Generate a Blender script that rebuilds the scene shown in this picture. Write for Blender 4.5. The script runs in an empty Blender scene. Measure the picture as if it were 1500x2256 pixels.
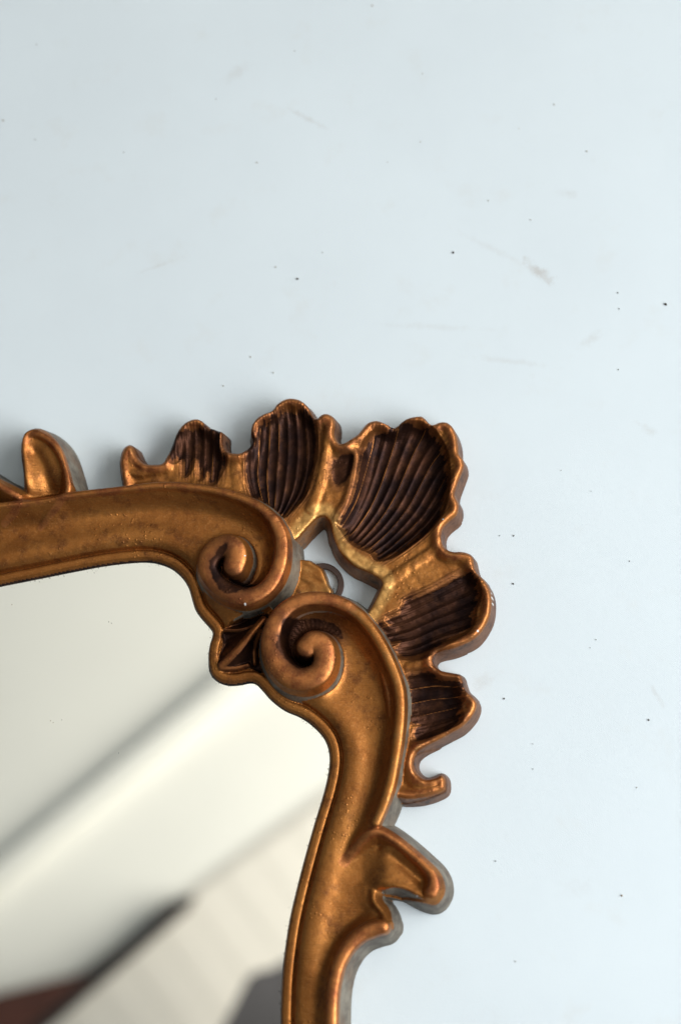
import bpy, math
import numpy as np
from mathutils import Matrix, Vector

# ------------------------------------------------------------------ camera
F, CX, CY = 4000.0, 750.0, 1128.0          # focal length and centre in photo pixels (1500 x 2256)
NAD = (1080.0, 2200.0)                     # pixel straight below the camera
CAMZ = 0.75
_n = Vector((NAD[0]-CX, -(NAD[1]-CY), -F)).normalized()
ROT = _n.rotation_difference(Vector((0, 0, -1))).to_matrix()
RN = np.array(ROT)
scene = bpy.context.scene
cam_data = bpy.data.cameras.new('camera')
cam = bpy.data.objects.new('camera', cam_data)
scene.collection.objects.link(cam)
cam.matrix_world = Matrix.Translation((0, 0, CAMZ)) @ ROT.to_4x4()
cam_data.sensor_fit = 'VERTICAL'
cam_data.sensor_height = 24.0
cam_data.sensor_width = 36.0
cam_data.lens = F/2256.0*24.0
cam_data.clip_start = 0.02
cam_data.clip_end = 50
cam_data.dof.use_dof = True
cam_data.dof.aperture_fstop = 3.2
scene.camera = cam

def W(p, z):
    """photo pixels (N,2) -> world xy in metres on the level plane at height z (metres)"""
    p = np.atleast_2d(np.asarray(p, float))
    c = np.stack([p[:, 0]-CX, -(p[:, 1]-CY), np.full(len(p), -F)], 1) @ RN.T
    t = (z-CAMZ)/c[:, 2]
    return c[:, :2]*t[:, None]

fx, fy = W((800, 1180), .015)[0]
cam_data.dof.focus_distance = float(-(ROT.transposed() @ (Vector((fx, fy, .015))-Vector((0, 0, CAMZ)))).z)

# ------------------------------------------------------------------ light
world = bpy.data.worlds.new('World')
scene.world = world
world.use_nodes = True
bg = world.node_tree.nodes['Background']
bg.inputs[0].default_value = (0.70, 0.86, 1.0, 1)
bg.inputs[1].default_value = 0.15

def area(name, loc, target, sx, sy, power, col):
    d = bpy.data.lights.new(name, 'AREA')
    d.shape = 'RECTANGLE'; d.size = sx; d.size_y = sy; d.energy = power; d.color = col
    o = bpy.data.objects.new(name, d)
    o.location = loc
    o.rotation_euler = (Vector(target)-Vector(loc)).to_track_quat('-Z', 'Y').to_euler()
    scene.collection.objects.link(o)
    return o
area('window_light', (0.72, -0.10, 0.60), (.02, .03, .0), 0.8, 0.8, 12, (0.93, 0.97, 1.0))
area('ceiling_fill', (1.25, 0.35, 1.15), (-.4, .40, 2.3), 1.6, 1.6, 88, (1.0, 0.98, 0.93))  # fill lamp added to brighten the ceiling that the glass reflects
vs = scene.view_settings
vs.view_transform = 'Standard'; vs.look = 'None'; vs.exposure = 0.0; vs.gamma = 1.0; vs.use_curve_mapping = False

# ------------------------------------------------------------------ node helpers
def mat(name):
    m = bpy.data.materials.new(name); m.use_nodes = True
    nt = m.node_tree
    return m, nt, nt.nodes['Principled BSDF']
def node(nt, typ, **kw):
    n = nt.nodes.new(typ)
    for k, v in kw.items():
        if k in ('inp',):
            for a, b in v.items(): n.inputs[a].default_value = b
        else: setattr(n, k, v)
    return n
def link(nt, a, b): nt.links.new(a, b)
def attr(nt, name): return node(nt, 'ShaderNodeAttribute', attribute_name=name).outputs['Fac']
def noise(nt, scale, detail=3, rough=.5, vec=None):
    n = node(nt, 'ShaderNodeTexNoise', inp={'Scale': scale, 'Detail': detail, 'Roughness': rough})
    if vec is None:
        tc = node(nt, 'ShaderNodeTexCoord'); vec = tc.outputs['Object']
    link(nt, vec, n.inputs['Vector'])
    return n.outputs['Fac']
def math_(nt, op, a, b=None, c=None, clamp=False):
    n = node(nt, 'ShaderNodeMath', operation=op, use_clamp=clamp)
    for i, v in enumerate((a, b, c)):
        if v is None: continue
        if isinstance(v, (int, float)): n.inputs[i].default_value = v
        else: link(nt, v, n.inputs[i])
    return n.outputs[0]
def mapr(nt, v, a, b, c=0., d=1., smooth=True):
    n = node(nt, 'ShaderNodeMapRange', interpolation_type='SMOOTHSTEP' if smooth else 'LINEAR')
    link(nt, v, n.inputs['Value'])
    for k, x in (('From Min', a), ('From Max', b), ('To Min', c), ('To Max', d)): n.inputs[k].default_value = x
    return n.outputs['Result']
def mixc(nt, f, a, b):
    n = node(nt, 'ShaderNodeMix', data_type='RGBA')
    if isinstance(f, (int, float)): n.inputs[0].default_value = f
    else: link(nt, f, n.inputs[0])
    for s, v in ((6, a), (7, b)):
        if isinstance(v, tuple): n.inputs[s].default_value = (*v, 1)
        else: link(nt, v, n.inputs[s])
    return n.outputs[2]
def mixf(nt, f, a, b):
    n = node(nt, 'ShaderNodeMix', data_type='FLOAT')
    link(nt, f, n.inputs[0])
    for s, v in ((2, a), (3, b)):
        if isinstance(v, (int, float)): n.inputs[s].default_value = v
        else: link(nt, v, n.inputs[s])
    return n.outputs[0]

# ------------------------------------------------------------------ materials
def gilt_material():
    m, nt, p = mat('antique_gilt')
    n1 = noise(nt, 55, 4, .6); n2 = noise(nt, 420, 3, .6); n3 = noise(nt, 1500, 2, .6); n4 = noise(nt, 140, 4, .65)
    gold = mixc(nt, mapr(nt, n1, .3, .7), (.24, .082, .016), (.34, .132, .029))
    gold = mixc(nt, mapr(nt, n4, .5, .72, 0, .7), gold, (.115, .036, .011))
    cop = mixc(nt, mapr(nt, n4, .35, .7), (.41, .148, .042), (.20, .058, .019))
    cf = math_(nt, 'ADD', attr(nt, 'copper'), math_(nt, 'MULTIPLY', math_(nt, 'SUBTRACT', n4, .5), .9))
    c = mixc(nt, mapr(nt, cf, .35, .75), gold, cop)
    c = mixc(nt, mapr(nt, n3, .50, .72, 0, .45), c, (.40, .185, .06))
    c = mixc(nt, mapr(nt, n2, .54, .78, 0, .35), c, (.10, .035, .012))
    bright = mixc(nt, mapr(nt, n2, .3, .7), (.55, .30, .095), (.42, .21, .06))
    c = mixc(nt, mapr(nt, math_(nt, 'ADD', attr(nt, 'bright'), math_(nt, 'MULTIPLY', math_(nt, 'SUBTRACT', n4, .5), .8)), .3, .8), c, bright)
    # bare sides where the gilding ran out
    bare = mixc(nt, mapr(nt, n4, .3, .7), (.16, .14, .108), (.055, .042, .030))
    bare = mixc(nt, mapr(nt, n1, .5, .68, 0, .6), bare, (.10, .05, .022))
    bf = mapr(nt, math_(nt, 'ADD', attr(nt, 'bare'), math_(nt, 'MULTIPLY', math_(nt, 'SUBTRACT', n4, .5), .5)), .35, .65)
    c = mixc(nt, bf, c, bare)
    # brushed dark patina
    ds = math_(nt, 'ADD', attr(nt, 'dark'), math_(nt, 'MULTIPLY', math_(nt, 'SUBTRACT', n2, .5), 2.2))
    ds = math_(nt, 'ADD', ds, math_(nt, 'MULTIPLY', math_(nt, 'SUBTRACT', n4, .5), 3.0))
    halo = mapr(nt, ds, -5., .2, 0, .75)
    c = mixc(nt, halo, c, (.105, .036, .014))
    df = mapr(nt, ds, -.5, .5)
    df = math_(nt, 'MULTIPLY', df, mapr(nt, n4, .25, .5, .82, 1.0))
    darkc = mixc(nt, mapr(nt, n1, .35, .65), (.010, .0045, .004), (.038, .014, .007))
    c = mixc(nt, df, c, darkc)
    c = mixc(nt, mapr(nt, attr(nt, 'rib'), .25, .75), c, (.24, .09, .024))
    ch = mapr(nt, math_(nt, 'ADD', attr(nt, 'white_spot'), math_(nt, 'MULTIPLY', math_(nt, 'SUBTRACT', n2, .5), .8)), .4, .6)
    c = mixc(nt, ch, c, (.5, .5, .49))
    link(nt, c, p.inputs['Base Color'])
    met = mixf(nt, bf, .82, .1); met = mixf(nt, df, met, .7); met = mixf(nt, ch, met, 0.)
    link(nt, met, p.inputs['Metallic'])
    r = mapr(nt, n2, .25, .75, .36, .52, False); r = mixf(nt, bf, r, .6); r = mixf(nt, df, r, .42)
    link(nt, r, p.inputs['Roughness'])
    sp = mixf(nt, df, .5, .12); link(nt, sp, p.inputs['Specular IOR Level'])
    hgt = math_(nt, 'ADD', math_(nt, 'MULTIPLY', n2, .35), math_(nt, 'MULTIPLY', n3, .18))
    hgt = math_(nt, 'ADD', hgt, math_(nt, 'MULTIPLY', n4, .28))
    # fine casting pimples
    tc = node(nt, 'ShaderNodeTexCoord')
    v = node(nt, 'ShaderNodeTexVoronoi', inp={'Scale': 520., 'Randomness': 1.0}); link(nt, tc.outputs['Object'], v.inputs['Vector'])
    pim = math_(nt, 'MULTIPLY', mapr(nt, v.outputs['Distance'], .12, .3, 1, 0), mapr(nt, noise(nt, 60, 2), .52, .62))
    hgt = math_(nt, 'ADD', hgt, math_(nt, 'MULTIPLY', pim, .5))
    # long fine tool and brush lines
    mp = node(nt, 'ShaderNodeMapping'); mp.inputs['Rotation'].default_value = (0, 0, math.radians(-55)); mp.inputs['Scale'].default_value = (1, 14, 4)
    link(nt, tc.outputs['Object'], mp.inputs[0])
    ln = math_(nt, 'MULTIPLY', noise(nt, 130, 3, .6, mp.outputs[0]), mapr(nt, noise(nt, 38, 2), .45, .62))
    hgt = math_(nt, 'ADD', hgt, math_(nt, 'MULTIPLY', ln, .5))
    b = node(nt, 'ShaderNodeBump', inp={'Strength': .55, 'Distance': .0005})
    link(nt, hgt, b.inputs['Height']); link(nt, b.outputs[0], p.inputs['Normal'])
    return m
GILT = gilt_material()

def cloth_material():
    m, nt, p = mat('white_canvas')
    tc = node(nt, 'ShaderNodeTexCoord'); ob = tc.outputs['Object']
    base = mixc(nt, mapr(nt, noise(nt, 9, 3), .3, .7), (.575, .63, .66), (.552, .605, .635))
    base = mixc(nt, mapr(nt, noise(nt, 45, 4, .6), .56, .75, 0, .16), base, (.50, .49, .46))
    sn = math_(nt, 'MULTIPLY', math_(nt, 'SUBTRACT', noise(nt, 260, 4, .7), .5), 2.2)
    # smudges with a place of their own: (pixel, length, width, angle, strength)
    for (px, py, L, Wd, ang, st) in ((1186, 598, .011, .0036, -42, .62), (1300, 748, .008, .003, 35, .22), (1080, 545, .02, .0022, -28, .16),
                                     (1425, 945, .006, .0025, -35, .28), (1250, 425, .006, .003, -10, .2), (520, 160, .009, .004, 40, .22),
                                     (680, 262, .012, .0016, -30, .3), (960, 720, .03, .002, -4, .14), (1120, 795, .02, .002, -8, .2),
                                     (1065, 1500, .008, .004, 30, .25), (1445, 1530, .008, .0015, -60, .25), (350, 585, .011, .0013, 20, .22),
                                     (1270, 1955, .008, .005, 0, .1)):
        x, y = W((px, py), 0)[0]
        mp = node(nt, 'ShaderNodeMapping', vector_type='TEXTURE')
        mp.inputs['Location'].default_value = (x, y, 0); mp.inputs['Rotation'].default_value = (0, 0, math.radians(ang))
        mp.inputs['Scale'].default_value = (L, Wd, 1)
        link(nt, ob, mp.inputs[0])
        ln = node(nt, 'ShaderNodeVectorMath', operation='LENGTH'); link(nt, mp.outputs[0], ln.inputs[0])
        f = math_(nt, 'ADD', ln.outputs['Value'], sn)
        base = mixc(nt, mapr(nt, f, 1.1, -.2, 0, st*.8), base, (.33, .28, .24))
    link(nt, base, p.inputs['Base Color'])
    p.inputs['Roughness'].default_value = .8
    p.inputs['Specular IOR Level'].default_value = .2
    # twill weave
    mp = node(nt, 'ShaderNodeMapping'); mp.inputs['Rotation'].default_value = (0, 0, math.radians(38)); link(nt, ob, mp.inputs[0])
    w1 = node(nt, 'ShaderNodeTexWave', wave_type='BANDS', bands_direction='X', inp={'Scale': 620., 'Distortion': 1.2, 'Detail': 2.})
    link(nt, mp.outputs[0], w1.inputs['Vector'])
    h = math_(nt, 'ADD', math_(nt, 'MULTIPLY', w1.outputs['Fac'], .5), noise(nt, 2600, 2, .6))
    b = node(nt, 'ShaderNodeBump', inp={'Strength': .6, 'Distance': .00025})
    link(nt, h, b.inputs['Height']); link(nt, b.outputs[0], p.inputs['Normal'])
    return m
CLOTH = cloth_material()

def glass_material():
    m, nt, p = mat('silvered_glass')
    n2 = noise(nt, 900, 3, .7); n3 = noise(nt, 160, 3, .6)
    e = math_(nt, 'ADD', attr(nt, 'edge'), math_(nt, 'MULTIPLY', math_(nt, 'SUBTRACT', n3, .5), 5.))
    thr = mapr(nt, e, 0., 4., .55, .80, False)
    spot = math_(nt, 'GREATER_THAN', n2, thr)
    c = mixc(nt, math_(nt, 'MULTIPLY', spot, .5), (.98, .97, .90), (.10, .09, .06))
    link(nt, c, p.inputs['Base Color'])
    p.inputs['Metallic'].default_value = 1.0
    rr = mapr(nt, noise(nt, 30, 4, .6), .4, .8, .0, .035)
    link(nt, rr, p.inputs['Roughness'])
    return m
GLASS = glass_material()

def simple(name, col, rough=.5, metal=0., var=.25, scale=30):
    m, nt, p = mat(name)
    dk = tuple(v*(1-var) for v in col)
    link(nt, mixc(nt, mapr(nt, noise(nt, scale, 4, .6), .3, .7), dk, col), p.inputs['Base Color'])
    p.inputs['Roughness'].default_value = rough; p.inputs['Metallic'].default_value = metal
    b = node(nt, 'ShaderNodeBump', inp={'Strength': .2, 'Distance': .0004})
    link(nt, noise(nt, scale*14, 3), b.inputs['Height']); link(nt, b.outputs[0], p.inputs['Normal'])
    return m
STEEL = simple('rusty_steel', (.045, .020, .012), .6, .0, .5, 300)
CRUMB = simple('dark_crumb', (.05, .04, .03), .8, 0, .3, 900)
TANCRUMB = simple('tan_crumb', (.26, .2, .13), .8, 0, .3, 900)
WHITEP = simple('ceiling_white', (.80, .79, .75), .6, 0, .04, 3)
CREAMP = simple('cream_board', (.76, .72, .66), .6, 0, .05, 5)
BATTEN = simple('grey_paint', (.42, .42, .39), .6, 0, .1, 5)
TRIM = simple('trim_paint', (.66, .62, .57), .6, 0, .1, 5)
BLACKW = simple('black_wood', (.022, .017, .016), .5, 0, .3, 12)
REDW = simple('red_brown_wood', (.085, .028, .018), .5, 0, .3, 12)
GREYC = simple('dark_grey', (.085, .08, .085), .9, 0, .3, 25)

# ------------------------------------------------------------------ object helpers
def obj(name, me, material, parent=None, **props):
    o = bpy.data.objects.new(name, me)
    scene.collection.objects.link(o)
    if material: me.materials.clear(); me.materials.append(material)
    if parent: o.parent = parent
    for k, v in props.items(): o[k] = v
    return o
def empty(name, loc, **props):
    o = bpy.data.objects.new(name, None); scene.collection.objects.link(o); o.location = loc
    o.empty_display_size = .02
    for k, v in props.items(): o[k] = v
    return o

# ------------------------------------------------------------------ the cloth
def make_cloth():
    nx, ny = 90, 90
    xs = np.linspace(-1.0, 1.0, nx); ys = np.linspace(-.8, 1.2, ny)
    X, Y = np.meshgrid(xs, ys)
    # flat under the mirror, faint swells far out
    r = np.clip((np.hypot(X+.03, Y-.17)-.30)/.4, 0, 1)
    Z = -.0003 + r*r*(.004*np.sin(3.1*X+1.7*Y)+.003*np.sin(4.3*Y-2*X+1)) - r*r*.004
    v = np.stack([X, Y, Z], -1).reshape(-1, 3)
    idx = np.arange(nx*ny).reshape(ny, nx)
    q = np.stack([idx[:-1, :-1], idx[:-1, 1:], idx[1:, 1:], idx[1:, :-1]], -1).reshape(-1, 4)
    me = bpy.data.meshes.new('cloth'); me.from_pydata(v.tolist(), [], q.tolist())
    me.polygons.foreach_set('use_smooth', [True]*len(q))
    return obj('cloth', me, CLOTH, kind='structure', label='white canvas cloth with faint stains and specks under the mirror', category='cloth')
make_cloth()

# ------------------------------------------------------------------ height field of the frame (millimetres)
STEP = .34
lo = np.array([W((-430, 1400), 0)[0, 0], W((600, 2800), 0)[0, 1]])*1000
hi = np.array([W((1125, 1300), 0)[0, 0], W((640, 845), 0)[0, 1]])*1000
NX = int((hi[0]-lo[0])/STEP); NY = int((hi[1]-lo[1])/STEP)
gx = lo[0]+STEP*np.arange(NX); gy = lo[1]+STEP*np.arange(NY)
GX, GY = np.meshgrid(gx, gy)
NEG = -60.0
H = np.full((NY, NX), NEG, np.float32)
COMP = np.zeros((NY, NX), np.int16)
DARK = np.full((NY, NX), -9., np.float32)
COPPER = np.zeros((NY, NX), np.float32); BRIGHT = np.zeros((NY, NX), np.float32)
WHITE_SPOT = np.zeros((NY, NX), np.float32); RIB = np.zeros((NY, NX), np.float32)

def spline(pts, n=6, closed=False):
    """Catmull-Rom through rows of any width"""
    P = np.asarray(pts, float)
    if len(P) < 3: return P
    if closed: Q = np.vstack([P[-1], P, P[0], P[1]])
    else: Q = np.vstack([2*P[0]-P[1], P, 2*P[-1]-P[-2]])
    out = []
    t = np.linspace(0, 1, n, endpoint=False)[:, None]
    for i in range(1, len(Q)-2):
        a, b, c, d = Q[i-1], Q[i], Q[i+1], Q[i+2]
        out.append(.5*((2*b)+(c-a)*t+(2*a-5*b+4*c-d)*t*t+(3*b-a-3*c+d)*t**3))
    if not closed: out.append(P[-1:])
    return np.vstack(out)
def mm(px, z): return W(px, z/1000.)*1000
PX = .18                                   # about one photo pixel in millimetres

def box(P, pad):
    a = P.min(0)-pad; b = P.max(0)+pad
    i0 = max(int((a[0]-lo[0])/STEP), 0); i1 = min(int((b[0]-lo[0])/STEP)+2, NX)
    j0 = max(int((a[1]-lo[1])/STEP), 0); j1 = min(int((b[1]-lo[1])/STEP)+2, NY)
    return slice(j0, max(j1, j0)), slice(i0, max(i1, i0))
def pdist(P, sl, closed=False):
    x = GX[sl].astype(np.float32); y = GY[sl].astype(np.float32)
    best = np.full(x.shape, 1e9, np.float32)
    Q = np.vstack([P, P[:1]]) if closed else P
    for a, b in zip(Q[:-1], Q[1:]):
        d = b-a; L = float(d@d)
        if L < 1e-12: continue
        t = np.clip(((x-a[0])*d[0]+(y-a[1])*d[1])/L, 0, 1)
        np.minimum(best, (x-a[0]-t*d[0])**2+(y-a[1]-t*d[1])**2, out=best)
    return np.sqrt(best)
def inside(P, sl):
    x = GX[sl]; y = GY[sl]; r = np.zeros(x.shape, bool)
    for a, b in zip(P, np.roll(P, -1, 0)):
        if a[1] == b[1]: continue
        c = ((a[1] > y) != (b[1] > y)) & (x < (b[0]-a[0])*(y-a[1])/(b[1]-a[1])+a[0])
        r ^= c
    return r
def sdist(P, sl):                          # positive inside
    d = pdist(P, sl, True)
    return np.where(inside(P, sl), d, -d)
def smooth(x, a, b):
    t = np.clip((x-a)/(b-a), 0, 1); return t*t*(3-2*t)
def put(sl, h, comp, k=.5):
    old = H[sl]
    if k > 1.9: k = .3+k*smooth(BODYD[sl], 0, 5)
    if np.max(k) > 0:
        m = np.maximum(k-np.abs(old-h), 0)/k
        new = np.maximum(old, h)+m*m*k*.25
    else: new = np.maximum(old, h)
    c = COMP[sl]; c[h > old] = comp
    H[sl] = new
def bead(pts, comp, slope=5.0, dome=.7, k=.5, n=6, copper=0, bright=0, zref=None, cap=False):
    """roll along a path: rows of px, py, half width in px, crest height in mm"""
    S = spline(pts, n)
    zs = S[:, 3] if zref is None else np.full(len(S), zref)
    P = np.vstack([mm(S[i:i+1, :2], zs[i]) for i in range(len(S))])
    w = S[:, 2]*PX; hc = S[:, 3]
    sl = box(P, w.max()+7.5)
    x = GX[sl].astype(np.float32); y = GY[sl].astype(np.float32)
    best = np.full(x.shape, NEG, np.float32)
    for i in range(len(P)-1):
        a = P[i]; d = P[i+1]-a; L = float(d@d)
        if L < 1e-12: continue
        t = np.clip(((x-a[0])*d[0]+(y-a[1])*d[1])/L, 0, 1)
        dd = np.sqrt((x-a[0]-t*d[0])**2+(y-a[1]-t*d[1])**2)
        ww = w[i]+t*(w[i+1]-w[i]); hh = hc[i]+t*(hc[i+1]-hc[i])
        u = np.minimum(dd/ww, .96)
        np.maximum(best, hh-dome*ww*(1-np.sqrt(1-u*u))-slope*np.maximum(dd-.96*ww, 0), out=best)
    if cap is True: best = np.minimum(best, 21.5-5*np.maximum(-EDGE[sl], 0))
    elif cap is not False: best = np.minimum(best, cap[sl])
    put(sl, best, comp, k)
    if copper or bright:
        dm = pdist(P, sl); f = smooth(-dm, -w.max()*1.2, -w.max()*.6)
        if copper: COPPER[sl] = np.maximum(COPPER[sl], f*copper)
        if bright: BRIGHT[sl] = np.maximum(BRIGHT[sl], f*bright)
    return sl

rng = np.random.default_rng(11)
def wobble(cellmm):
    n = max(2, int(max(NX, NY)*STEP/cellmm)+3)
    G = rng.standard_normal((n, n)).astype(np.float32)
    a = np.arange(NY)*STEP/cellmm; b = np.arange(NX)*STEP/cellmm
    j = a.astype(int); i = b.astype(int); v = (a-j)[:, None]; u = (b-i)[None]
    v = v*v*(3-2*v); u = u*u*(3-2*u)
    return (G[j][:, i]*(1-u)+G[j][:, i+1]*u)*(1-v)+(G[j+1][:, i]*(1-u)+G[j+1][:, i+1]*u)*v
# component ids -> parts
LIP, RAIL_T, RAIL_R, VOL_1, VOL_2, CORNER, LEAF, CURL, HORN, HOOK, SHELL, TAB = range(1, 13)
LOBES = {k: 20+i for i, k in enumerate('ABCDE')}
S_CURL0, S_CURL1 = 30, 31

# --- outlines in photo pixels
GLASS_EDGE = [(-450, 1382), (-300, 1350), (-170, 1322), (-80, 1304), (0, 1287), (80, 1271), (160, 1255), (224, 1243), (280, 1236), (320, 1234), (350, 1238), (380, 1250), (403, 1270),
              (417, 1292), (425, 1318), (432, 1340), (444, 1358), (458, 1374), (469, 1388), (470, 1400), (464, 1420), (461, 1444), (463, 1469),
              (470, 1488), (484, 1500), (504, 1506), (528, 1505), (549, 1501), (565, 1504), (581, 1520), (599, 1540), (628, 1562), (664, 1578),
              (694, 1600), (717, 1627), (727, 1657), (727, 1692), (717, 1741), (694, 1817), (674, 1888), (656, 1957), (641, 2022), (631, 2084),
              (624, 2146), (621, 2204), (620, 2256), (622, 2330), (628, 2440), (645, 2640), (668, 2820)]
ge = spline(GLASS_EDGE, 4)
GE = mm(ge, 8.5)
TOP_BEAD = [(-450, 1168, 8, 19.5), (-320, 1142, 8, 19.5), (-190, 1122, 8, 19.5), (-60, 1118, 8, 19.5), (60, 1106, 8, 19.8), (164, 1089, 8, 20), (260, 1078, 8, 20.5), (360, 1068, 9, 21), (450, 1075, 9, 21.5), (515, 1090, 10, 22), (568, 1113, 11, 22.5),
            (602, 1143, 13, 23)]
V1_ROLL = [(602, 1143, 13, 23), (617, 1175, 15, 23.3), (620, 1210, 16, 23.6), (613, 1248, 17, 24), (596, 1281, 18, 24), (570, 1304, 19, 24), (538, 1312, 22, 24),
           (503, 1303, 22, 24), (475, 1283, 22, 24.3), (456, 1252, 23, 24.6), (462, 1221, 25, 25), (485, 1202, 27, 25.3), (509, 1202, 29, 25.6), (519, 1222, 28, 25.8), (514, 1244, 26, 25.8)]
R_BEAD = [(775, 2820, 13, 20.5), (752, 2620, 13, 20.5), (738, 2440, 13, 20.5), (731, 2330, 13, 20.5), (730, 2256, 13, 20.5), (732, 2195, 13, 20.5), (739, 2148, 13, 20.8), (752, 2110, 14, 21), (771, 2080, 15, 21), (796, 2058, 16, 21), (822, 2046, 17, 21.2), (842, 2042, 15, 21.4)]
R2_BEAD = [(828, 1812, 10, 20), (846, 1768, 11, 20.6), (859, 1725, 11, 21), (868, 1680, 11, 21), (875, 1632, 12, 21.3), (880, 1585, 12, 21.5), (881, 1547, 12, 21.8), (877, 1512, 12, 22),
           (866, 1478, 12, 22), (851, 1443, 12, 22.2), (832, 1408, 12, 22.4), (812, 1379, 12, 22.6), (788, 1352, 13, 22.8), (762, 1333, 14, 23)]
V2_ROLL = [(762, 1333, 14, 23), (735, 1322, 15, 23.3), (703, 1317, 16, 23.6), (670, 1319, 17, 24), (640, 1331, 18, 24), (616, 1353, 20, 24), (602, 1380, 21, 24), (597, 1410, 23, 24),
           (602, 1440, 25, 24.3), (617, 1469, 27, 24.6), (643, 1490, 28, 25), (674, 1494, 28, 25.3), (702, 1480, 27, 25.5), (714, 1452, 26, 25.7), (709, 1423, 27, 25.8), (690, 1412, 27, 25.8), (674, 1424, 24, 25.6)]

def zline(rows): return np.vstack([mm([r[:2]], r[3]) for r in rows])
outer = np.vstack([zline(spline(TOP_BEAD, 4)), zline(spline(V1_ROLL[:6], 3)), zline(spline(V2_ROLL[:6], 3)[::-1]), zline(spline(R2_BEAD, 3)[::-1]),
                   mm([(842, 1835), (848, 1880), (850, 1945), (826, 1962), (829, 1990), (844, 2020), (838, 2040)], 18), zline(spline(R_BEAD, 3)[::-1])])
BODY = np.vstack([outer, GE[::-1]])

# --- rails and lip
full = (slice(0, NY), slice(0, NX))
body_in = inside(BODY, full)
dg = pdist(GE, full)
beads_line = [zline(spline(TOP_BEAD, 3)), zline(spline(V1_ROLL, 3)), zline(spline(R2_BEAD, 3)), zline(spline(V2_ROLL, 3)), zline(spline(R_BEAD, 3))]
do = np.full((NY, NX), 1e9, np.float32)
for L in beads_line:
    sl = box(L, 45); do[sl] = np.minimum(do[sl], pdist(L, sl))
bd_ = pdist(BODY, full, True)
BODYD = np.where(body_in, bd_, -bd_).astype(np.float32)
EDGE = BODYD.copy()
LIPW = 4.9
din = dg-LIPW
prof = 10.9 + 8.6*np.exp(-(do/4.8)**2) + 1.7*np.exp(-((din-5.5)/5.5)**2)
prof -= 1.9*(1-np.sqrt(np.clip(1-(1-np.clip(din/3.4, 0, 1))**2, 0, 1)))
lip = 9.8 - 1.0*smooth(-dg, -.9, 0) + .35*np.exp(-((dg-2.6)/1.2)**2) - 1.6*smooth(dg, LIPW-1.3, LIPW-.1)
h = lip+(np.where(din > 0, prof, 11.6)-lip)*smooth(din, -.25, .55)
gl = ~body_in & inside(np.vstack([GE, mm([(-450, 2820)], 8.5)]), full) & (dg < 1.4)
h = np.where(body_in, h, np.where(gl, 8.8-4*dg, NEG))
comp = np.where(din > 0, np.where(GX-mm([(600, 1330)], 15)[0, 0] + (GY-mm([(600, 1330)], 15)[0, 1]) * -.9 < 0, RAIL_T, RAIL_R), LIP)
H = h.astype(np.float32); COMP = np.where(body_in, comp, np.where(gl, LIP, 0)).astype(np.int16)
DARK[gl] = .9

# --- pointed leaf between the volutes
CL = mm(spline([(492, 1384), (488, 1416), (480, 1452), (479, 1470), (490, 1479), (514, 1477), (548, 1471), (580, 1480), (620, 1440), (610, 1370), (560, 1350)], 4, True), 12)
sl = box(CL, 6)
sd = sdist(CL, sl)
fl = 9.2 - 1.4*smooth(sd, -.2, 1.2)
apex = mm([(588, 1352)], 13)[0]
ang = np.arctan2(GY[sl]-apex[1], GX[sl]-apex[0])
rad = np.hypot(GY[sl]-apex[1], GX[sl]-apex[0])
fl = fl+.16*np.sin(ang*46)*smooth(rad, 3, 9)
m_ = sd > -.1
hh = H[sl]; cc = COMP[sl]; hh[m_] = fl[m_]; cc[m_] = CORNER
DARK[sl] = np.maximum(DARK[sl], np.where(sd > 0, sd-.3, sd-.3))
bead([(488, 1464, 9, 11.5), (508, 1448, 11, 13), (532, 1424, 8, 14.2), (556, 1394, 6, 14.2), (580, 1365, 5, 13.5)], CORNER, slope=1.0, dome=.7, k=1.2, copper=1)
bead([(486, 1470, 7, 11), (515, 1471, 5, 10.5), (545, 1464, 4, 10.2)], CORNER, slope=1.5, k=.6, copper=1)
bead([(560, 1460, 3, 9.8), (561, 1425, 3, 11), (574, 1390, 3, 12.5)], CORNER, slope=1.3, k=.6, copper=1)
bead([(494, 1386, 3, 9.8), (525, 1387, 3, 10.5), (562, 1378, 3, 12)], CORNER, slope=1.3, k=.6, copper=1)

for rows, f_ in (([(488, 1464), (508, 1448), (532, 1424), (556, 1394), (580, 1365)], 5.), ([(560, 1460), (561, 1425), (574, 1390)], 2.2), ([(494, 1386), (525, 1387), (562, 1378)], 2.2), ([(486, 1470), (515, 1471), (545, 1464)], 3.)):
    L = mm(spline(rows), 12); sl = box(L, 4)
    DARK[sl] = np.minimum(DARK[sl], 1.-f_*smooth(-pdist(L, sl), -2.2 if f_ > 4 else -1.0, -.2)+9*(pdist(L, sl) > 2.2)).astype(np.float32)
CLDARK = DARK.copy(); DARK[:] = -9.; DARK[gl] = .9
# --- beads and volutes
bead(TOP_BEAD, RAIL_T, k=1.0, copper=.55)
bead(R2_BEAD, RAIL_R, k=1.0, bright=.35, copper=.3)
bead(R_BEAD, HOOK, k=1.0, copper=.8)
bead(V1_ROLL, VOL_1, dome=.55, k=.6, copper=.8)
bead(V2_ROLL, VOL_2, dome=.55, k=.6, copper=.9)
def crop(off, s, pts): return [(off[0]+x/s, off[1]+y/s) for x, y in pts]
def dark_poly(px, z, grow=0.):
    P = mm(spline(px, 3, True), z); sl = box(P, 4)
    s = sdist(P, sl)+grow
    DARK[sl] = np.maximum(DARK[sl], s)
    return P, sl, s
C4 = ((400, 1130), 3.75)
V1D = crop(*C4, [(400, 288), (340, 290), (285, 370), (245, 425), (252, 495), (285, 580), (305, 640), (370, 682), (460, 676), (560, 640), (630, 592), (620, 560), (540, 555), (420, 545), (340, 515), (318, 450), (350, 385)])
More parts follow.
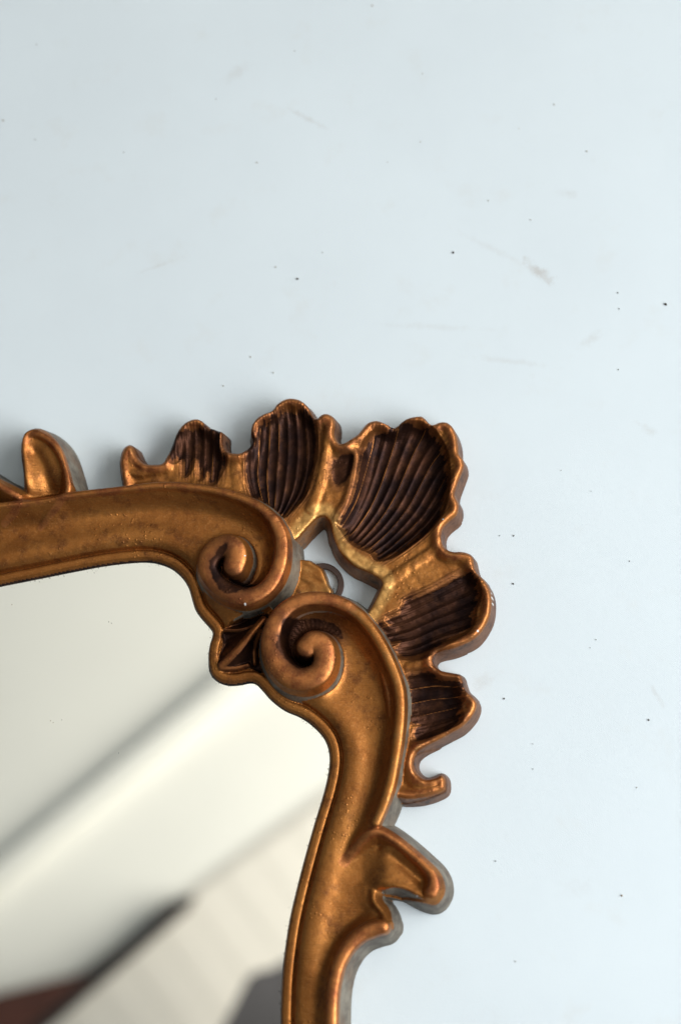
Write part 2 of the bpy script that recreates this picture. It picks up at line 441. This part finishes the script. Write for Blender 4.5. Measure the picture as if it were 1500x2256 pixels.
V2D = crop(*C4, [(850, 890), (960, 855), (1100, 840), (1220, 870), (1300, 940), (1325, 1000), (1290, 1010), (1200, 965), (1100, 950), (1000, 980), (930, 1045), (905, 1100), (930, 1165), (1010, 1205), (1090, 1212),
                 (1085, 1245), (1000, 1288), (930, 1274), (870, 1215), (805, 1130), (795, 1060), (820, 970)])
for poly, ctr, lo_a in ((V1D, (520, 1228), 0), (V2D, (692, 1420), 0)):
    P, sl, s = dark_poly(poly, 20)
    c = mm([ctr], 20)[0]
    a = np.arctan2(GY[sl]-c[1], GX[sl]-c[0])
    H[sl] += (.045*np.cos(a*36)*smooth(s, -.6, .6)*smooth(24-H[sl], .5, 2)).astype(np.float32)

# --- leaf scroll on the top rail, and the curl beside it
def plate(px, comp, top, slope=5.0, z=16, k=.8, n=4, rim=0, rnd=.8):
    P = mm(spline(px, n, True), z); sl = box(P, 7)
    sp = sdist(P, sl)
    s = np.maximum(sp, BODYD[sl]) if comp != TAB else sp
    t = top(sl, s) + rim*np.exp(-(np.maximum(s, 0)/2.6)**2)*smooth(top(sl, s), 12, 14.5)
    hh = t - rnd*(1-np.sqrt(np.clip(1-(1-np.clip(s/1.5, 0, 1))**2, 0, 1))) - slope*np.maximum(-s, 0)
    hh = hh - np.where(s > sp, 1.3*np.maximum(-sp, 0), 0)
    EDGE[sl] = np.maximum(EDGE[sl], s)
    put(sl, hh, comp, k)
    return sl, s
def lin(p0, h0, p1, h1, z=16):             # height ramp between two pixels
    a = mm([p0], z)[0]; b = mm([p1], z)[0]; d = b-a; L = d@d
    def f(sl, s):
        t = np.clip(((GX[sl]-a[0])*d[0]+(GY[sl]-a[1])*d[1])/L, 0, 1)
        return h0+(h1-h0)*t*t*(3-2*t)
    return f
plate([(62, 1090), (55, 1022), (51, 984), (56, 960), (72, 949), (92, 951), (116, 968), (134, 992), (147, 1028), (157, 1064), (160, 1090), (120, 1125), (80, 1125)], LEAF,
      lin((108, 1150), 6, (90, 1040), 16.8), k=4, rim=1.6)
bead([(92, 1166, 8, 9.5), (108, 1142, 9, 13), (130, 1114, 9, 16.4), (146, 1090, 7, 18.6), (150, 1066, 7, 19.4), (143, 1026, 7, 19.2), (130, 994, 7, 19.2), (112, 971, 7, 19.2), (88, 956, 7, 18.8), (70, 956, 7, 18), (60, 975, 6, 16)], LEAF, k=3, slope=1.6, cap=True, dome=.6, copper=.75)
plate([(-190, 1080), (-150, 1030), (-90, 1012), (-40, 1036), (0, 1060), (24, 1072), (46, 1084), (64, 1094), (60, 1130), (-60, 1140), (-190, 1140)], CURL, lin((-60, 1150), 6, (-60, 1070), 16), k=4, rim=1.5)
bead([(-150, 1050, 9, 18), (-95, 1024, 9, 19), (-45, 1046, 9, 19.4), (-4, 1068, 9, 19.4), (24, 1084, 9, 19), (46, 1100, 7, 17.6), (40, 1126, 8, 15), (14, 1158, 8, 9.5)], CURL, k=3, slope=1.6, cap=True, dome=.6, copper=.8)

# --- horn scroll and hook on the right rail
plate([(830, 1828), (846, 1828), (876, 1846), (911, 1874), (938, 1898), (962, 1922), (973, 1946), (972, 1968), (958, 1986), (936, 1982), (914, 1971), (893, 1960), (868, 1955), (842, 1955), (812, 1930), (800, 1860)], HORN,
      lin((770, 1885), 5, (862, 1908), 16.4), k=4, rim=1.0)
bead([(758, 1900, 9, 9.5), (778, 1874, 10, 13), (798, 1850, 10, 16.4), (818, 1834, 8, 19), (838, 1833, 7, 19.2), (872, 1853, 7, 19.2), (906, 1881, 7, 19.2), (933, 1906, 8, 19.4), (950, 1928, 11, 19.8), (955, 1950, 14, 20.2), (950, 1965, 15, 20.0)], HORN,
     k=3, slope=1.7, dome=.6, cap=True, copper=.8)
plate([(812, 1950), (827, 1958), (830, 1984), (848, 2007), (857, 2027), (856, 2046), (800, 2050), (760, 2030), (770, 1960)], HOOK, lin((740, 1990), 6, (845, 1998), 14.5), k=4)
bead([(822, 1962, 5, 14), (824, 1986, 5, 15), (843, 2012, 5, 16.4), (849, 2034, 8, 19)], HOOK, k=2., slope=1.7, cap=True)

# --- ease the joint between rail, horn and hook
def soften(px0, px1, z, passes):
    sl = box(mm([px0, px1], z), 0)
    c = mm([((px0[0]+px1[0])/2, (px0[1]+px1[1])/2)], z)[0]; R = np.abs(mm([px1], z)[0]-c)
    f = smooth(-np.hypot((GX[sl]-c[0])/R[0], (GY[sl]-c[1])/R[1]), -1, -.55)
    A = H[sl].astype(float); ok = (A > 9).astype(float)
    B = A.copy()
    def blur(Q):
        for _ in range(passes):
            P_ = np.pad(Q, 1, mode='edge')
            Q = (P_[1:-1, 1:-1]*2+P_[:-2, 1:-1]+P_[2:, 1:-1]+P_[1:-1, :-2]+P_[1:-1, 2:])/6
        return Q
    B = blur(A*ok)/np.maximum(blur(ok), 1e-3)
    H[sl] = np.where(ok > 0, A+(B-A)*f, A)
def hollow(px, z, depth, sig):
    L = mm(spline(px), z); sl = box(L, sig*3)
    H[sl] -= np.where(H[sl] > 9, depth*np.exp(-(pdist(L, sl)/sig)**2), 0).astype(np.float32)
hollow([(862, 1888), (895, 1912), (925, 1938)], 15, 2.2, 2.6)
hollow([(80, 1000), (96, 1030), (110, 1075)], 15, 2.0, 3.0)
hollow([(800, 2008), (770, 2040), (735, 2080), (712, 2130)], 14, 1.0, 3.0)
soften((782, 1858), (884, 1980), 14, 60)
soften((40, 1060), (150, 1150), 14, 25)

# --- shell cresting
SHELL_OUT = [(266, 1090), (266, 1068), (262, 1038), (260, 1010), (267, 988), (281, 975), (295, 981), (305, 1003), (318, 1015), (334, 1018), (354, 1016), (364, 999), (376, 970), (388, 945), (407, 926), (428, 918),
             (445, 922), (461, 936), (481, 943), (494, 951), (494, 972), (499, 987), (514, 996), (531, 994), (545, 983), (551, 967), (549, 953), (552, 935), (563, 919), (579, 909), (597, 902), (607, 889), (622, 878), (641, 874),
             (662, 878), (678, 890), (689, 906), (697, 918), (709, 911), (724, 910), (738, 918), (742, 935), (740, 955), (746, 970), (757, 975), (771, 964), (785, 955), (797, 940), (809, 928), (830, 923), (848, 929), (866, 936),
             (881, 928), (899, 917), (926, 913), (938, 919), (951, 932), (966, 927), (984, 927), (999, 938), (1008, 956), (1013, 977), (1014, 997), (1023, 1011), (1026, 1028), (1019, 1049), (1010, 1073), (1006, 1092), (1013, 1107),
             (1014, 1123), (1007, 1139), (990, 1153), (978, 1168), (975, 1189), (982, 1205), (997, 1213), (1016, 1212), (1034, 1216), (1044, 1226), (1048, 1243), (1054, 1260), (1069, 1275), (1082, 1296), (1087, 1319), (1086, 1342),
             (1081, 1364), (1069, 1387), (1051, 1409), (1028, 1422), (1000, 1433), (976, 1438), (962, 1444), (956, 1455), (960, 1466), (974, 1475), (1000, 1480), (1017, 1485), (1023, 1502), (1030, 1519), (1045, 1533), (1054, 1549),
             (1050, 1569), (1037, 1589), (1018, 1607), (994, 1620), (966, 1635), (940, 1648), (920, 1663), (914, 1682), (921, 1700), (937, 1711), (956, 1708), (971, 1702), (982, 1710), (985, 1724), (983, 1740), (970, 1749), (946, 1758),
             (920, 1763), (880, 1762), (840, 1740), (850, 1600), (830, 1480), (790, 1400), (730, 1350), (640, 1280), (600, 1180), (520, 1110), (400, 1090)]
HOLE = [(640, 1196), (655, 1182), (671, 1164), (688, 1146), (701, 1136), (714, 1134), (725, 1144), (730, 1157), (733, 1174), (739, 1192), (748, 1211), (762, 1228), (783, 1246), (805, 1255), (824, 1265), (838, 1274), (843, 1286),
        (839, 1297), (832, 1311), (823, 1329), (806, 1356), (790, 1375), (740, 1360), (690, 1330), (640, 1300), (620, 1240)]
SO = mm(spline(SHELL_OUT, 3, True), 13); HO = mm(spline(HOLE, 4, True), 13)
sl = box(SO, 6)
so = sdist(SO, sl)-.7; ho = sdist(HO, sl)
d = np.maximum(so, 0)
top = 12.4 + 2.4*np.exp(-((d-1.8)/2.4)**2)
# lower beside the rail's small curls
ramp = mm([(300, 1010), (520, 1010), (940, 1740), (1000, 1580)], 13)
t1 = np.clip((GX[sl]-ramp[0, 0])/(ramp[1, 0]-ramp[0, 0]), 0, 1); t2 = np.clip((GY[sl]-ramp[2, 1])/(ramp[3, 1]-ramp[2, 1]), 0, 1)
top = top - 2.2*(1-t1) - 2.2*(1-t2)
top = top - 1.6*(1-np.sqrt(np.clip(1-(1-np.clip(so/1.7, 0, 1))**2, 0, 1)))
hd = np.maximum(-ho, 0)
top = top - .8*(1-np.sqrt(np.clip(1-(1-np.clip(hd/1.4, 0, 1))**2, 0, 1)))
C2 = ((350, 850), 3.75); C3 = ((650, 880), 3.3333); C5 = ((780, 1200), 4.4118); C6 = ((680, 1440), 3.75)
LOBE = {
 'A': (crop(*C2, [(75, 520), (110, 420), (170, 380), (250, 350), (320, 330), (420, 350), (500, 370), (510, 500), (545, 600), (500, 720), (440, 800), (390, 700), (340, 760), (300, 620), (215, 730), (180, 600), (110, 620)]),
       [(385, 945), (388, 1000), (388, 1090)], [(492, 945), (488, 1010), (484, 1090)], 5, 2.6),
 'B': (crop(*C2, [(745, 560), (780, 420), (840, 330), (920, 270), (1000, 220), (1060, 190), (1130, 210), (1190, 190), (1250, 240), (1285, 330), (1285, 540), (1250, 720), (1190, 900), (1120, 980), (1010, 1075), (900, 1000), (820, 930), (760, 900), (735, 760)]),
       [(556, 930), (547, 1010), (550, 1060), (572, 1120)], [(688, 905), (697, 1000), (680, 1075), (630, 1150)], 7, 4.2),
 'C': (crop(*C3, [(470, 420), (540, 300), (620, 230), (700, 215), (850, 190), (980, 220), (1075, 340), (1110, 470), (1112, 640), (1065, 830), (960, 960), (820, 1070), (720, 1135), (610, 1165), (560, 1110), (430, 1050), (360, 960), (320, 880), (400, 760), (440, 600)]),
       [(806, 935), (788, 1020), (768, 1100), (735, 1165)], [(1012, 1080), (960, 1150), (900, 1205), (835, 1250)], 11, 6.0),
 'D': (crop(*C5, [(490, 590), (520, 540), (700, 470), (900, 370), (1080, 280), (1160, 320), (1200, 420), (1200, 520), (1160, 620), (1140, 760), (1050, 860), (900, 950), (760, 1040), (600, 1092), (470, 1085), (405, 1040), (440, 960), (340, 945), (225, 800), (330, 780), (335, 720), (440, 670)]),
       [(1040, 1252), (940, 1305), (870, 1338), (820, 1362)], [(1060, 1400), (980, 1420), (920, 1445), (860, 1452)], 6, 4.4),
 'E': (crop(*C6, [(790, 210), (1000, 150), (1090, 225), (1250, 240), (1270, 340), (1235, 440), (1250, 540), (1200, 600), (1100, 660), (950, 722), (875, 690), (900, 600), (840, 540), (790, 400)]),
       [(1020, 1496), (950, 1483), (880, 1490)], [(1045, 1585), (970, 1625), (890, 1650)], 5, 3.4)}
SC = np.where((so > 0), SHELL, SHELL)
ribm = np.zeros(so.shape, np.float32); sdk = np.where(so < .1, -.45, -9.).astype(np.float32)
for key, (poly, cl, cr, N, depth) in LOBE.items():
    P = mm(spline(poly, 3, True), 12)
    s = sdist(P, sl)
    a = pdist(mm(spline(cl, 5), 12), sl); b = pdist(mm(spline(cr, 5), 12), sl)
    u = a/(a+b+1e-6)
    msk = smooth(s, -2.2, .8)
    top = top - depth*(1-np.exp(-np.maximum(s+1.6, 0)/3.2))
    cusp = np.abs(np.sin(np.pi*N*u))
    top = top + (.6*(1-cusp)-.15)*msk
    wid = (a+b)/N
    ribm = np.maximum(ribm, np.where(s > .6, np.clip(1-cusp*wid/.95, 0, 1), 0)*smooth(u, .04, .1)*smooth(1-u, .04, .1)*(.42+.34*np.sin(u*37+ord(key))+.3*smooth(wobble(6.)[sl], -.3, .5)))
    top = top + .10*np.sin(2*np.pi*u*N*3)*smooth(s, -5, -1)*smooth(-s, -9, 1)
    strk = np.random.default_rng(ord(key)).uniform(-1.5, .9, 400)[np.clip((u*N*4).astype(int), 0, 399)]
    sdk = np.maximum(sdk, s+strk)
    SC = np.where(s > -2.6, LOBES[key], SC)
SC = np.where((SC == SHELL) & (GX[sl] < mm([(345, 1010)], 12)[0, 0]), S_CURL0, SC)
SC = np.where((SC == SHELL) & (GY[sl] < mm([(950, 1652)], 12)[0, 1]), S_CURL1, SC)
hs = top - 7.0*np.maximum(-so, 0)
hs = np.where(ho > 0, np.minimum(hs, 12.4-4.2*ho), hs)
old = H[sl]
win = hs > old
sh_new = np.maximum(old, hs)
COMP[sl] = np.where(win, SC, COMP[sl])
H[sl] = sh_new
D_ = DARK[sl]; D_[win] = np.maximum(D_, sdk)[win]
R_ = RIB[sl]; R_[win] = ribm[win]
B_ = BRIGHT[sl]
near_hole = smooth(ho, -9, -2)*(ho < 0)
B_[win] = np.maximum(.38*np.exp(-((so-1.2)/1.4)**2), .85*near_hole)[win]
C_ = COPPER[sl]; C_[win] = (.75*np.exp(-((so-2)/2.6)**2)*(1-near_hole))[win]
cap = 15.2 - 1.6*(1-np.sqrt(np.clip(1-(1-np.clip(so/1.7, 0, 1))**2, 0, 1))) - 7.0*np.maximum(-so, 0)
cap = np.where(ho > 0, np.minimum(cap, 13.0-4.2*ho), cap)
CAPM = np.full((NY, NX), NEG, np.float32); CAPM[sl] = cap; SLS = sl
# rolled ridges running in from the notches
for rows in ([(514, 1002, 9, 13.6), (518, 1030, 12, 12.6), (524, 1075, 16, 11.8)],
             [(716, 922, 9, 14.6), (724, 950, 8, 14.4), (716, 1000, 9, 14.0), (706, 1060, 11, 13.6), (686, 1120, 14, 13.2)],
             [(762, 982, 8, 14.4), (782, 1000, 8, 13.6), (776, 1050, 8, 13.2), (762, 1100, 9, 13.2), (742, 1140, 10, 13.2)],
             [(968, 1190, 9, 14.4), (950, 1215, 11, 13.6), (905, 1245, 13, 13.2), (850, 1285, 15, 13)],
             [(985, 1222, 8, 14.4), (1010, 1228, 8, 14.2), (1030, 1240, 8, 14.2)],
             [(950, 1458, 8, 14.2), (925, 1462, 10, 13.2), (900, 1468, 12, 12.4)],
             [(956, 1476, 6, 13.8), (985, 1489, 6, 13.8), (1008, 1493, 6, 13.4)],
             [(905, 1668, 7, 12.6), (900, 1700, 9, 12), (915, 1728, 11, 12), (945, 1736, 11, 12), (968, 1726, 10, 12)],
             [(282, 990, 8, 12.2), (284, 1020, 10, 12), (300, 1040, 10, 11.8), (340, 1034, 10, 11.6), (372, 1028, 9, 11.4)]):
    P = mm([r[:2] for r in rows], 13)
    s0 = COMP.copy()
    b = bead(rows, SHELL, slope=1.1, dome=.6, k=1.6, zref=13, cap=CAPM)
    ch = (COMP != s0) & (s0 != SHELL) & (s0 != 0)
    COMP[ch] = s0[ch]
H[SLS] = np.where(COMP[SLS] >= SHELL, np.minimum(H[SLS], cap), H[SLS])
# brown hollow between the second and third lobe
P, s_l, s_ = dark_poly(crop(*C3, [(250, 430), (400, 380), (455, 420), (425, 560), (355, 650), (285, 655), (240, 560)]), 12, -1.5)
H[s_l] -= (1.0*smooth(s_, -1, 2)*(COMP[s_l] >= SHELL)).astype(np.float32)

# --- small ledge behind the volutes that carries the hanger
plate([(640, 1240), (676, 1234), (690, 1240), (705, 1249), (714, 1265), (720, 1285), (725, 1310), (640, 1320)], TAB, lin((660, 1300), 4.4, (715, 1255), 5.6, 5), slope=5, z=5, k=0)
sl = box(mm([(640, 1230), (735, 1320)], 5), 1)
BRIGHT[sl] = np.where(COMP[sl] == TAB, .45, BRIGHT[sl])
H[sl] += np.where(COMP[sl] == TAB, .12*np.sin(GX[sl]*.9+GY[sl]*.7+np.sin(GY[sl])), 0).astype(np.float32)

# --- small white spots and chips
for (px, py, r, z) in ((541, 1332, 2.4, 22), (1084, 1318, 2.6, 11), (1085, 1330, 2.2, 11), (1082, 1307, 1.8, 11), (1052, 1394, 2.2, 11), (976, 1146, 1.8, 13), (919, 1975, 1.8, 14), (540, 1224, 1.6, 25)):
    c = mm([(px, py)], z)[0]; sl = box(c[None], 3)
    WHITE_SPOT[sl] = np.maximum(WHITE_SPOT[sl], np.clip(1.3-np.hypot(GX[sl]-c[0], GY[sl]-c[1])/(r*PX*1.3), 0, 1))

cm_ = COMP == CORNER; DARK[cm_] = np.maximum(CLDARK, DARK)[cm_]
# --- hand-cast unevenness
amp = np.where(COMP >= SHELL, .65, .16)*np.where((COMP >= 20) & (COMP < 30), .5, 1)*np.where(COMP == LIP, .25, 1)*np.where(COMP == TAB, .3, 1)
H = np.where(H > -15, H+amp*(.22*wobble(4.5)+.14*wobble(2.2)+.05*wobble(1.1)), H).astype(np.float32)

# ------------------------------------------------------------------ height field -> one mesh per part
dHy, dHx = np.gradient(np.where(H < -12, -12, H), STEP)
SLOPE = np.hypot(dHx, dHy)
BARE = smooth(SLOPE, 2.4, 3.4)*smooth(-H, -19, -14)
BARE *= np.where((COMP >= SHELL), .5, 1.0)
BARE *= np.where((COMP == RAIL_T) | (COMP == RAIL_R), smooth(dg, 8, 11), 1.0)
BARE *= np.where((COMP == LIP) | (COMP == CORNER), .2, 1.0)
NRM = np.stack([-dHx, -dHy, np.ones_like(dHx)], -1); NRM /= np.linalg.norm(NRM, axis=-1, keepdims=True)
keepv = H > 0
cell = keepv[:-1, :-1] | keepv[1:, :-1] | keepv[:-1, 1:] | keepv[1:, 1:]
# the glass opening is cut sharply: cells need all corners in
dgn = H < -15
cell &= ~(dgn[:-1, :-1] | dgn[1:, :-1] | dgn[:-1, 1:] | dgn[1:, 1:])
XX = GX.copy(); YY = GY.copy(); ZZ = H.astype(float).copy()
below = ZZ < 0
g2 = np.maximum(SLOPE**2, .5)
sx = np.clip(-ZZ*dHx/g2, -STEP, STEP); sy = np.clip(-ZZ*dHy/g2, -STEP, STEP)
XX[below] += sx[below]; YY[below] += sy[below]; ZZ[below] = 0
cc = np.maximum.reduce([COMP[:-1, :-1], COMP[1:, :-1], COMP[:-1, 1:], COMP[1:, 1:]])
cc = np.where(COMP[:-1, :-1] > 0, COMP[:-1, :-1], cc)
IDX = np.arange(NX*NY).reshape(NY, NX)
ALLV = np.stack([XX, YY, ZZ], -1).reshape(-1, 3)/1000.
ALLN = NRM.reshape(-1, 3)
ATT = {'dark': DARK, 'copper': COPPER, 'bright': BRIGHT, 'white_spot': WHITE_SPOT, 'rib': RIB, 'bare': BARE}

base = mm([(600, 1330)], 0)[0]/1000
ORG = Vector((base[0], base[1], 0))
mirror = empty('wall_mirror', ORG, label='gilt rococo wall mirror with scrolled corner and shell cresting, lying face up', category='mirror')

def part(name, ids, parent, label=None):
    m_ = cell & np.isin(cc, ids)
    j, i = np.nonzero(m_)
    if len(j) == 0: return None
    q = np.stack([IDX[j, i], IDX[j, i+1], IDX[j+1, i+1], IDX[j+1, i]], -1)
    u, inv = np.unique(q.ravel(), return_inverse=True)
    q = inv.reshape(-1, 4)
    v = ALLV[u]-np.array(ORG)
    me = bpy.data.meshes.new(name)
    me.vertices.add(len(u)); me.vertices.foreach_set('co', v.ravel())
    me.loops.add(q.size); me.loops.foreach_set('vertex_index', q.ravel().astype(np.int32))
    me.polygons.add(len(q)); me.polygons.foreach_set('loop_start', np.arange(0, q.size, 4, dtype=np.int32))
    me.update(calc_edges=True)
    me.polygons.foreach_set('use_smooth', np.ones(len(q), bool))
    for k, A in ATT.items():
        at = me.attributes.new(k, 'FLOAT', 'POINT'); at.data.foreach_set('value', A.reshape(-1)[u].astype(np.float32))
    me.normals_split_custom_set_from_vertices(ALLN[u].tolist())
    o = obj(name, me, GILT, parent)
    if label: o['label'] = label
    return o
part('inner_lip', [LIP], mirror)
part('rail', [RAIL_T], mirror); part('rail', [RAIL_R], mirror)
part('volute', [VOL_1], mirror); part('volute', [VOL_2], mirror)
part('pointed_leaf', [CORNER], mirror, 'dark ribbed pointed leaf between the two volutes')
part('leaf_scroll', [LEAF], mirror); part('leaf_scroll', [CURL], mirror); part('leaf_scroll', [HORN], mirror)
part('scroll_hook', [HOOK], mirror)
shell = part('shell_cresting', [SHELL], mirror)
for k in 'ABCDE': part('shell_lobe', [LOBES[k]], shell)
for k in (S_CURL0, S_CURL1): part('shell_curl', [k], shell)
part('hanger_ledge', [TAB], mirror)
for c in shell.children: c.location = (0, 0, 0)

# --- glass: a grid so the silver can spoil towards its edge
def make_glass():
    st = 3
    xs = slice(0, NX, st); ys = slice(0, NY, st)
    poly = np.vstack([GE, mm([(-450, 2820)], 8.5)])
    x = GX[ys, xs]; y = GY[ys, xs]
    sub = (ys, xs)
    ins = inside(poly, sub)
    e = np.where(ins, dg[ys, xs], -dg[ys, xs])
    ok = e > -3.0
    c = ok[:-1, :-1] & ok[1:, :-1] & ok[:-1, 1:] & ok[1:, 1:]
    j, i = np.nonzero(c)
    idx = np.arange(x.size).reshape(x.shape)
    q = np.stack([idx[j, i], idx[j, i+1], idx[j+1, i+1], idx[j+1, i]], -1)
    u, inv = np.unique(q.ravel(), return_inverse=True)
    v = np.stack([x.ravel()[u]/1000-ORG.x, y.ravel()[u]/1000-ORG.y, np.full(len(u), .0062)], 1)
    me = bpy.data.meshes.new('glass'); me.from_pydata(v.tolist(), [], inv.reshape(-1, 4).tolist())
    at = me.attributes.new('edge', 'FLOAT', 'POINT'); at.data.foreach_set('value', np.maximum(e.ravel()[u], 0).astype(np.float32))
    return obj('glass', me, GLASS, mirror)
make_glass()

# --- hanger ring: flat washer
def make_ring():
    c = mm([(709, 1288)], 2.5)[0]; R, r = 52*PX*1.0, 38*PX*1.0
    n = 64; V = []; Fc = []
    sec = [(R, 1.6), (R, 2.6), (R-.3, 2.9), (r+.3, 2.9), (r, 2.6), (r, 1.6)]
    for k in range(n):
        a = 2*math.pi*k/n
        for (q, z) in sec: V.append(((c[0]+q*math.cos(a))/1000-ORG.x, (c[1]+q*math.sin(a))/1000-ORG.y, z/1000))
    m_ = len(sec)
    for k in range(n):
        for s in range(m_):
            a, b = k*m_+s, k*m_+(s+1) % m_; d, e = ((k+1) % n)*m_+(s+1) % m_, ((k+1) % n)*m_+s
            Fc.append((a, e, d, b))
    me = bpy.data.meshes.new('hanging_ring'); me.from_pydata(V, [], Fc)
    return obj('hanging_ring', me, STEEL, mirror)
make_ring()

# ------------------------------------------------------------------ crumbs on the cloth
def make_crumbs():
    rng = np.random.default_rng(4)
    dark = [(1465, 670, 5), (1360, 645, 2.4), (1363, 680, 2.2), (1130, 1286, 3.4), (1131, 1180, 2.8), (1110, 1539, 3.4), (1100, 1180, 2), (1312, 1409, 1.8), (1299, 1427, 1.8), (1428, 1586, 3), (998, 556, 4), (655, 614, 4), (607, 588, 3),
            (8, 265, 4), (1220, 230, 3.4), (1142, 283, 2.6), (926, 312, 2.8), (930, 162, 2.6), (853, 357, 2.2), (1292, 333, 3), (1075, 442, 3), (566, 358, 3), (552, 786, 3), (602, 821, 2.6), (492, 850, 3), (820, 12, 3.6), (1168, 484, 2.6),
            (273, 335, 2), (81, 98, 2), (78, 307, 2), (1369, 1973, 4), (1402, 1735, 2.2), (1091, 1897, 2), (1135, 2118, 2.4), (1173, 1639, 1.6), (1173, 1694, 1.6), (1361, 814, 2), (710, 556, 2), (476, 218, 2), (649, 112, 2), (1386, 1236, 2),
            (1235, 1036, 1.6), (1301, 1082, 1.6), (735, 1297, 2)]
    dust = [(27, 1332, 2.2), (240, 1370, 1.8), (246, 1373, 1.6), (112, 1588, 2.2), (118, 1592, 2.2), (137, 1586, 1.5), (262, 1659, 1.7), (430, 1315, 1.6), (722, 1694, 2.2), (655, 2030, 1.6), (380, 2003, 1.6), (208, 1262, 1.6)]
    on_glass = {(x, y) for x, y, r in dust}
    dark += dust
    out = {0: [], 1: []}
    for n, (x, y, r) in enumerate(dark): out[0 if (n < 12 or r < 2.2) else 1].append((x, y, r))
    for key, m in ((0, CRUMB), (1, TANCRUMB)):
        V = []; Fc = []
        for (x, y, r) in out[key]:
            zb = .0063 if (x, y) in on_glass else 0.
            c = W((x, y), zb)[0]; q = r*PX/1000*(.75, .6)[key]; b = len(V); k = 7; a0 = rng.uniform(0, 6)
            st = rng.uniform(.55, 1)
            for ring, (zz, f) in enumerate(((-.0002, 1.), (q*.5, .8))):
                for s in range(k):
                    a = 2*math.pi*s/k; rr = q*f*rng.uniform(.75, 1.15)
                    px, py = rr*math.cos(a), rr*math.sin(a)*st
                    V.append((c[0]+px*math.cos(a0)-py*math.sin(a0), c[1]+px*math.sin(a0)+py*math.cos(a0), zb+zz))
            V.append((c[0], c[1], zb+q*.7))
            for s in range(k):
                t = (s+1) % k
                Fc.append((b+s, b+t, b+k+t, b+k+s)); Fc.append((b+k+s, b+k+t, b+2*k))
        me = bpy.data.meshes.new('crumbs'); me.from_pydata(V, [], Fc)
        obj('crumbs', me, m, kind='stuff', label=('tiny black crumbs scattered on the white cloth', 'tiny tan crumbs scattered on the white cloth')[key], category='crumbs')
make_crumbs()

# ------------------------------------------------------------------ overhead: only what the glass reflects
ZC = 2.3; ZM = .0062
def up(px, z): return W(px, 2*ZM-z)        # mirror pixel -> point overhead at height z
def prism(name, px, z0, z1, m, parent=None, **props):
    P = up(px, z0)
    n = len(P)
    V = [(x, y, z0) for x, y in P]+[(x, y, z1) for x, y in P]
    Fc = [tuple(range(n)), tuple(range(2*n-1, n-1, -1))]+[(i, n+i, n+(i+1) % n, (i+1) % n) for i in range(n)]
    me = bpy.data.meshes.new(name); me.from_pydata(V, [], Fc)
    return obj(name, me, m, parent, **props)
ceiling = prism('ceiling', [(-2400, 2600), (300, 3200), (2600, 1200), (2200, -800), (-2400, -800)], ZC, ZC+.05, WHITEP, kind='structure')
def along(p0, p1, a, b, w0, w1):           # quad following the line p0-p1 from fraction a to b, offset w0..w1 px to its lower right
    p0 = np.array(p0, float); p1 = np.array(p1, float); d = p1-p0; n = np.array([-d[1], d[0]])/np.hypot(*d)
    return [tuple(p0+d*a+n*w0), tuple(p0+d*b+n*w0), tuple(p0+d*b+n*w1), tuple(p0+d*a+n*w1)]
# white batten, its shadow falls to the far side: runs lower left to upper right
prism('batten', along((0, 1862), (460, 1480), -2.5, 3.2, 27, 70), ZC-.034, ZC-.002, WHITEP, ceiling)
# narrow trim and tongue-and-groove boards beyond it
prism('trim', along((0, 2262), (715, 1745), -1.6, 2.6, 3, 11), ZC-.0075, ZC-.002, TRIM, ceiling)
for k in range(26):
    a = -.9+k*.105
    prism('ceiling_board', along((0, 2262), (715, 1745), a, a+.1025, 17, 640), ZC-.008, ZC-.003, CREAMP, ceiling)
# dark timber beside the trim
tb = empty('timber_beam', (0, 0, 0), label='dark wooden beam overhead, seen only as a blurred reflection in the mirror', category='beam')
prism('black_side', [(428, 1970), (412, 2002), (240, 2150), (95, 2275), (-120, 2430), (-200, 2400), (-60, 2260), (95, 2165), (195, 2140), (300, 2060), (365, 1990)], ZC-.045, ZC-.02, BLACKW, tb)
prism('brown_face', [(190, 2150), (100, 2230), (-20, 2330), (-300, 2500), (-420, 2330), (0, 2188), (90, 2166)], ZC-.07, ZC-.0455, REDW, tb)
prism('grey_shape', [(545, 2155), (560, 2142), (600, 2132), (660, 2100), (760, 2160), (800, 2500), (400, 2500), (470, 2300), (515, 2215)], 1.9, 2.0, GREYC, label='made-up dark grey shape overhead, standing in for an unidentified reflection in the mirror', category='cloth')  # made-up slab standing in for an unidentified grey reflection
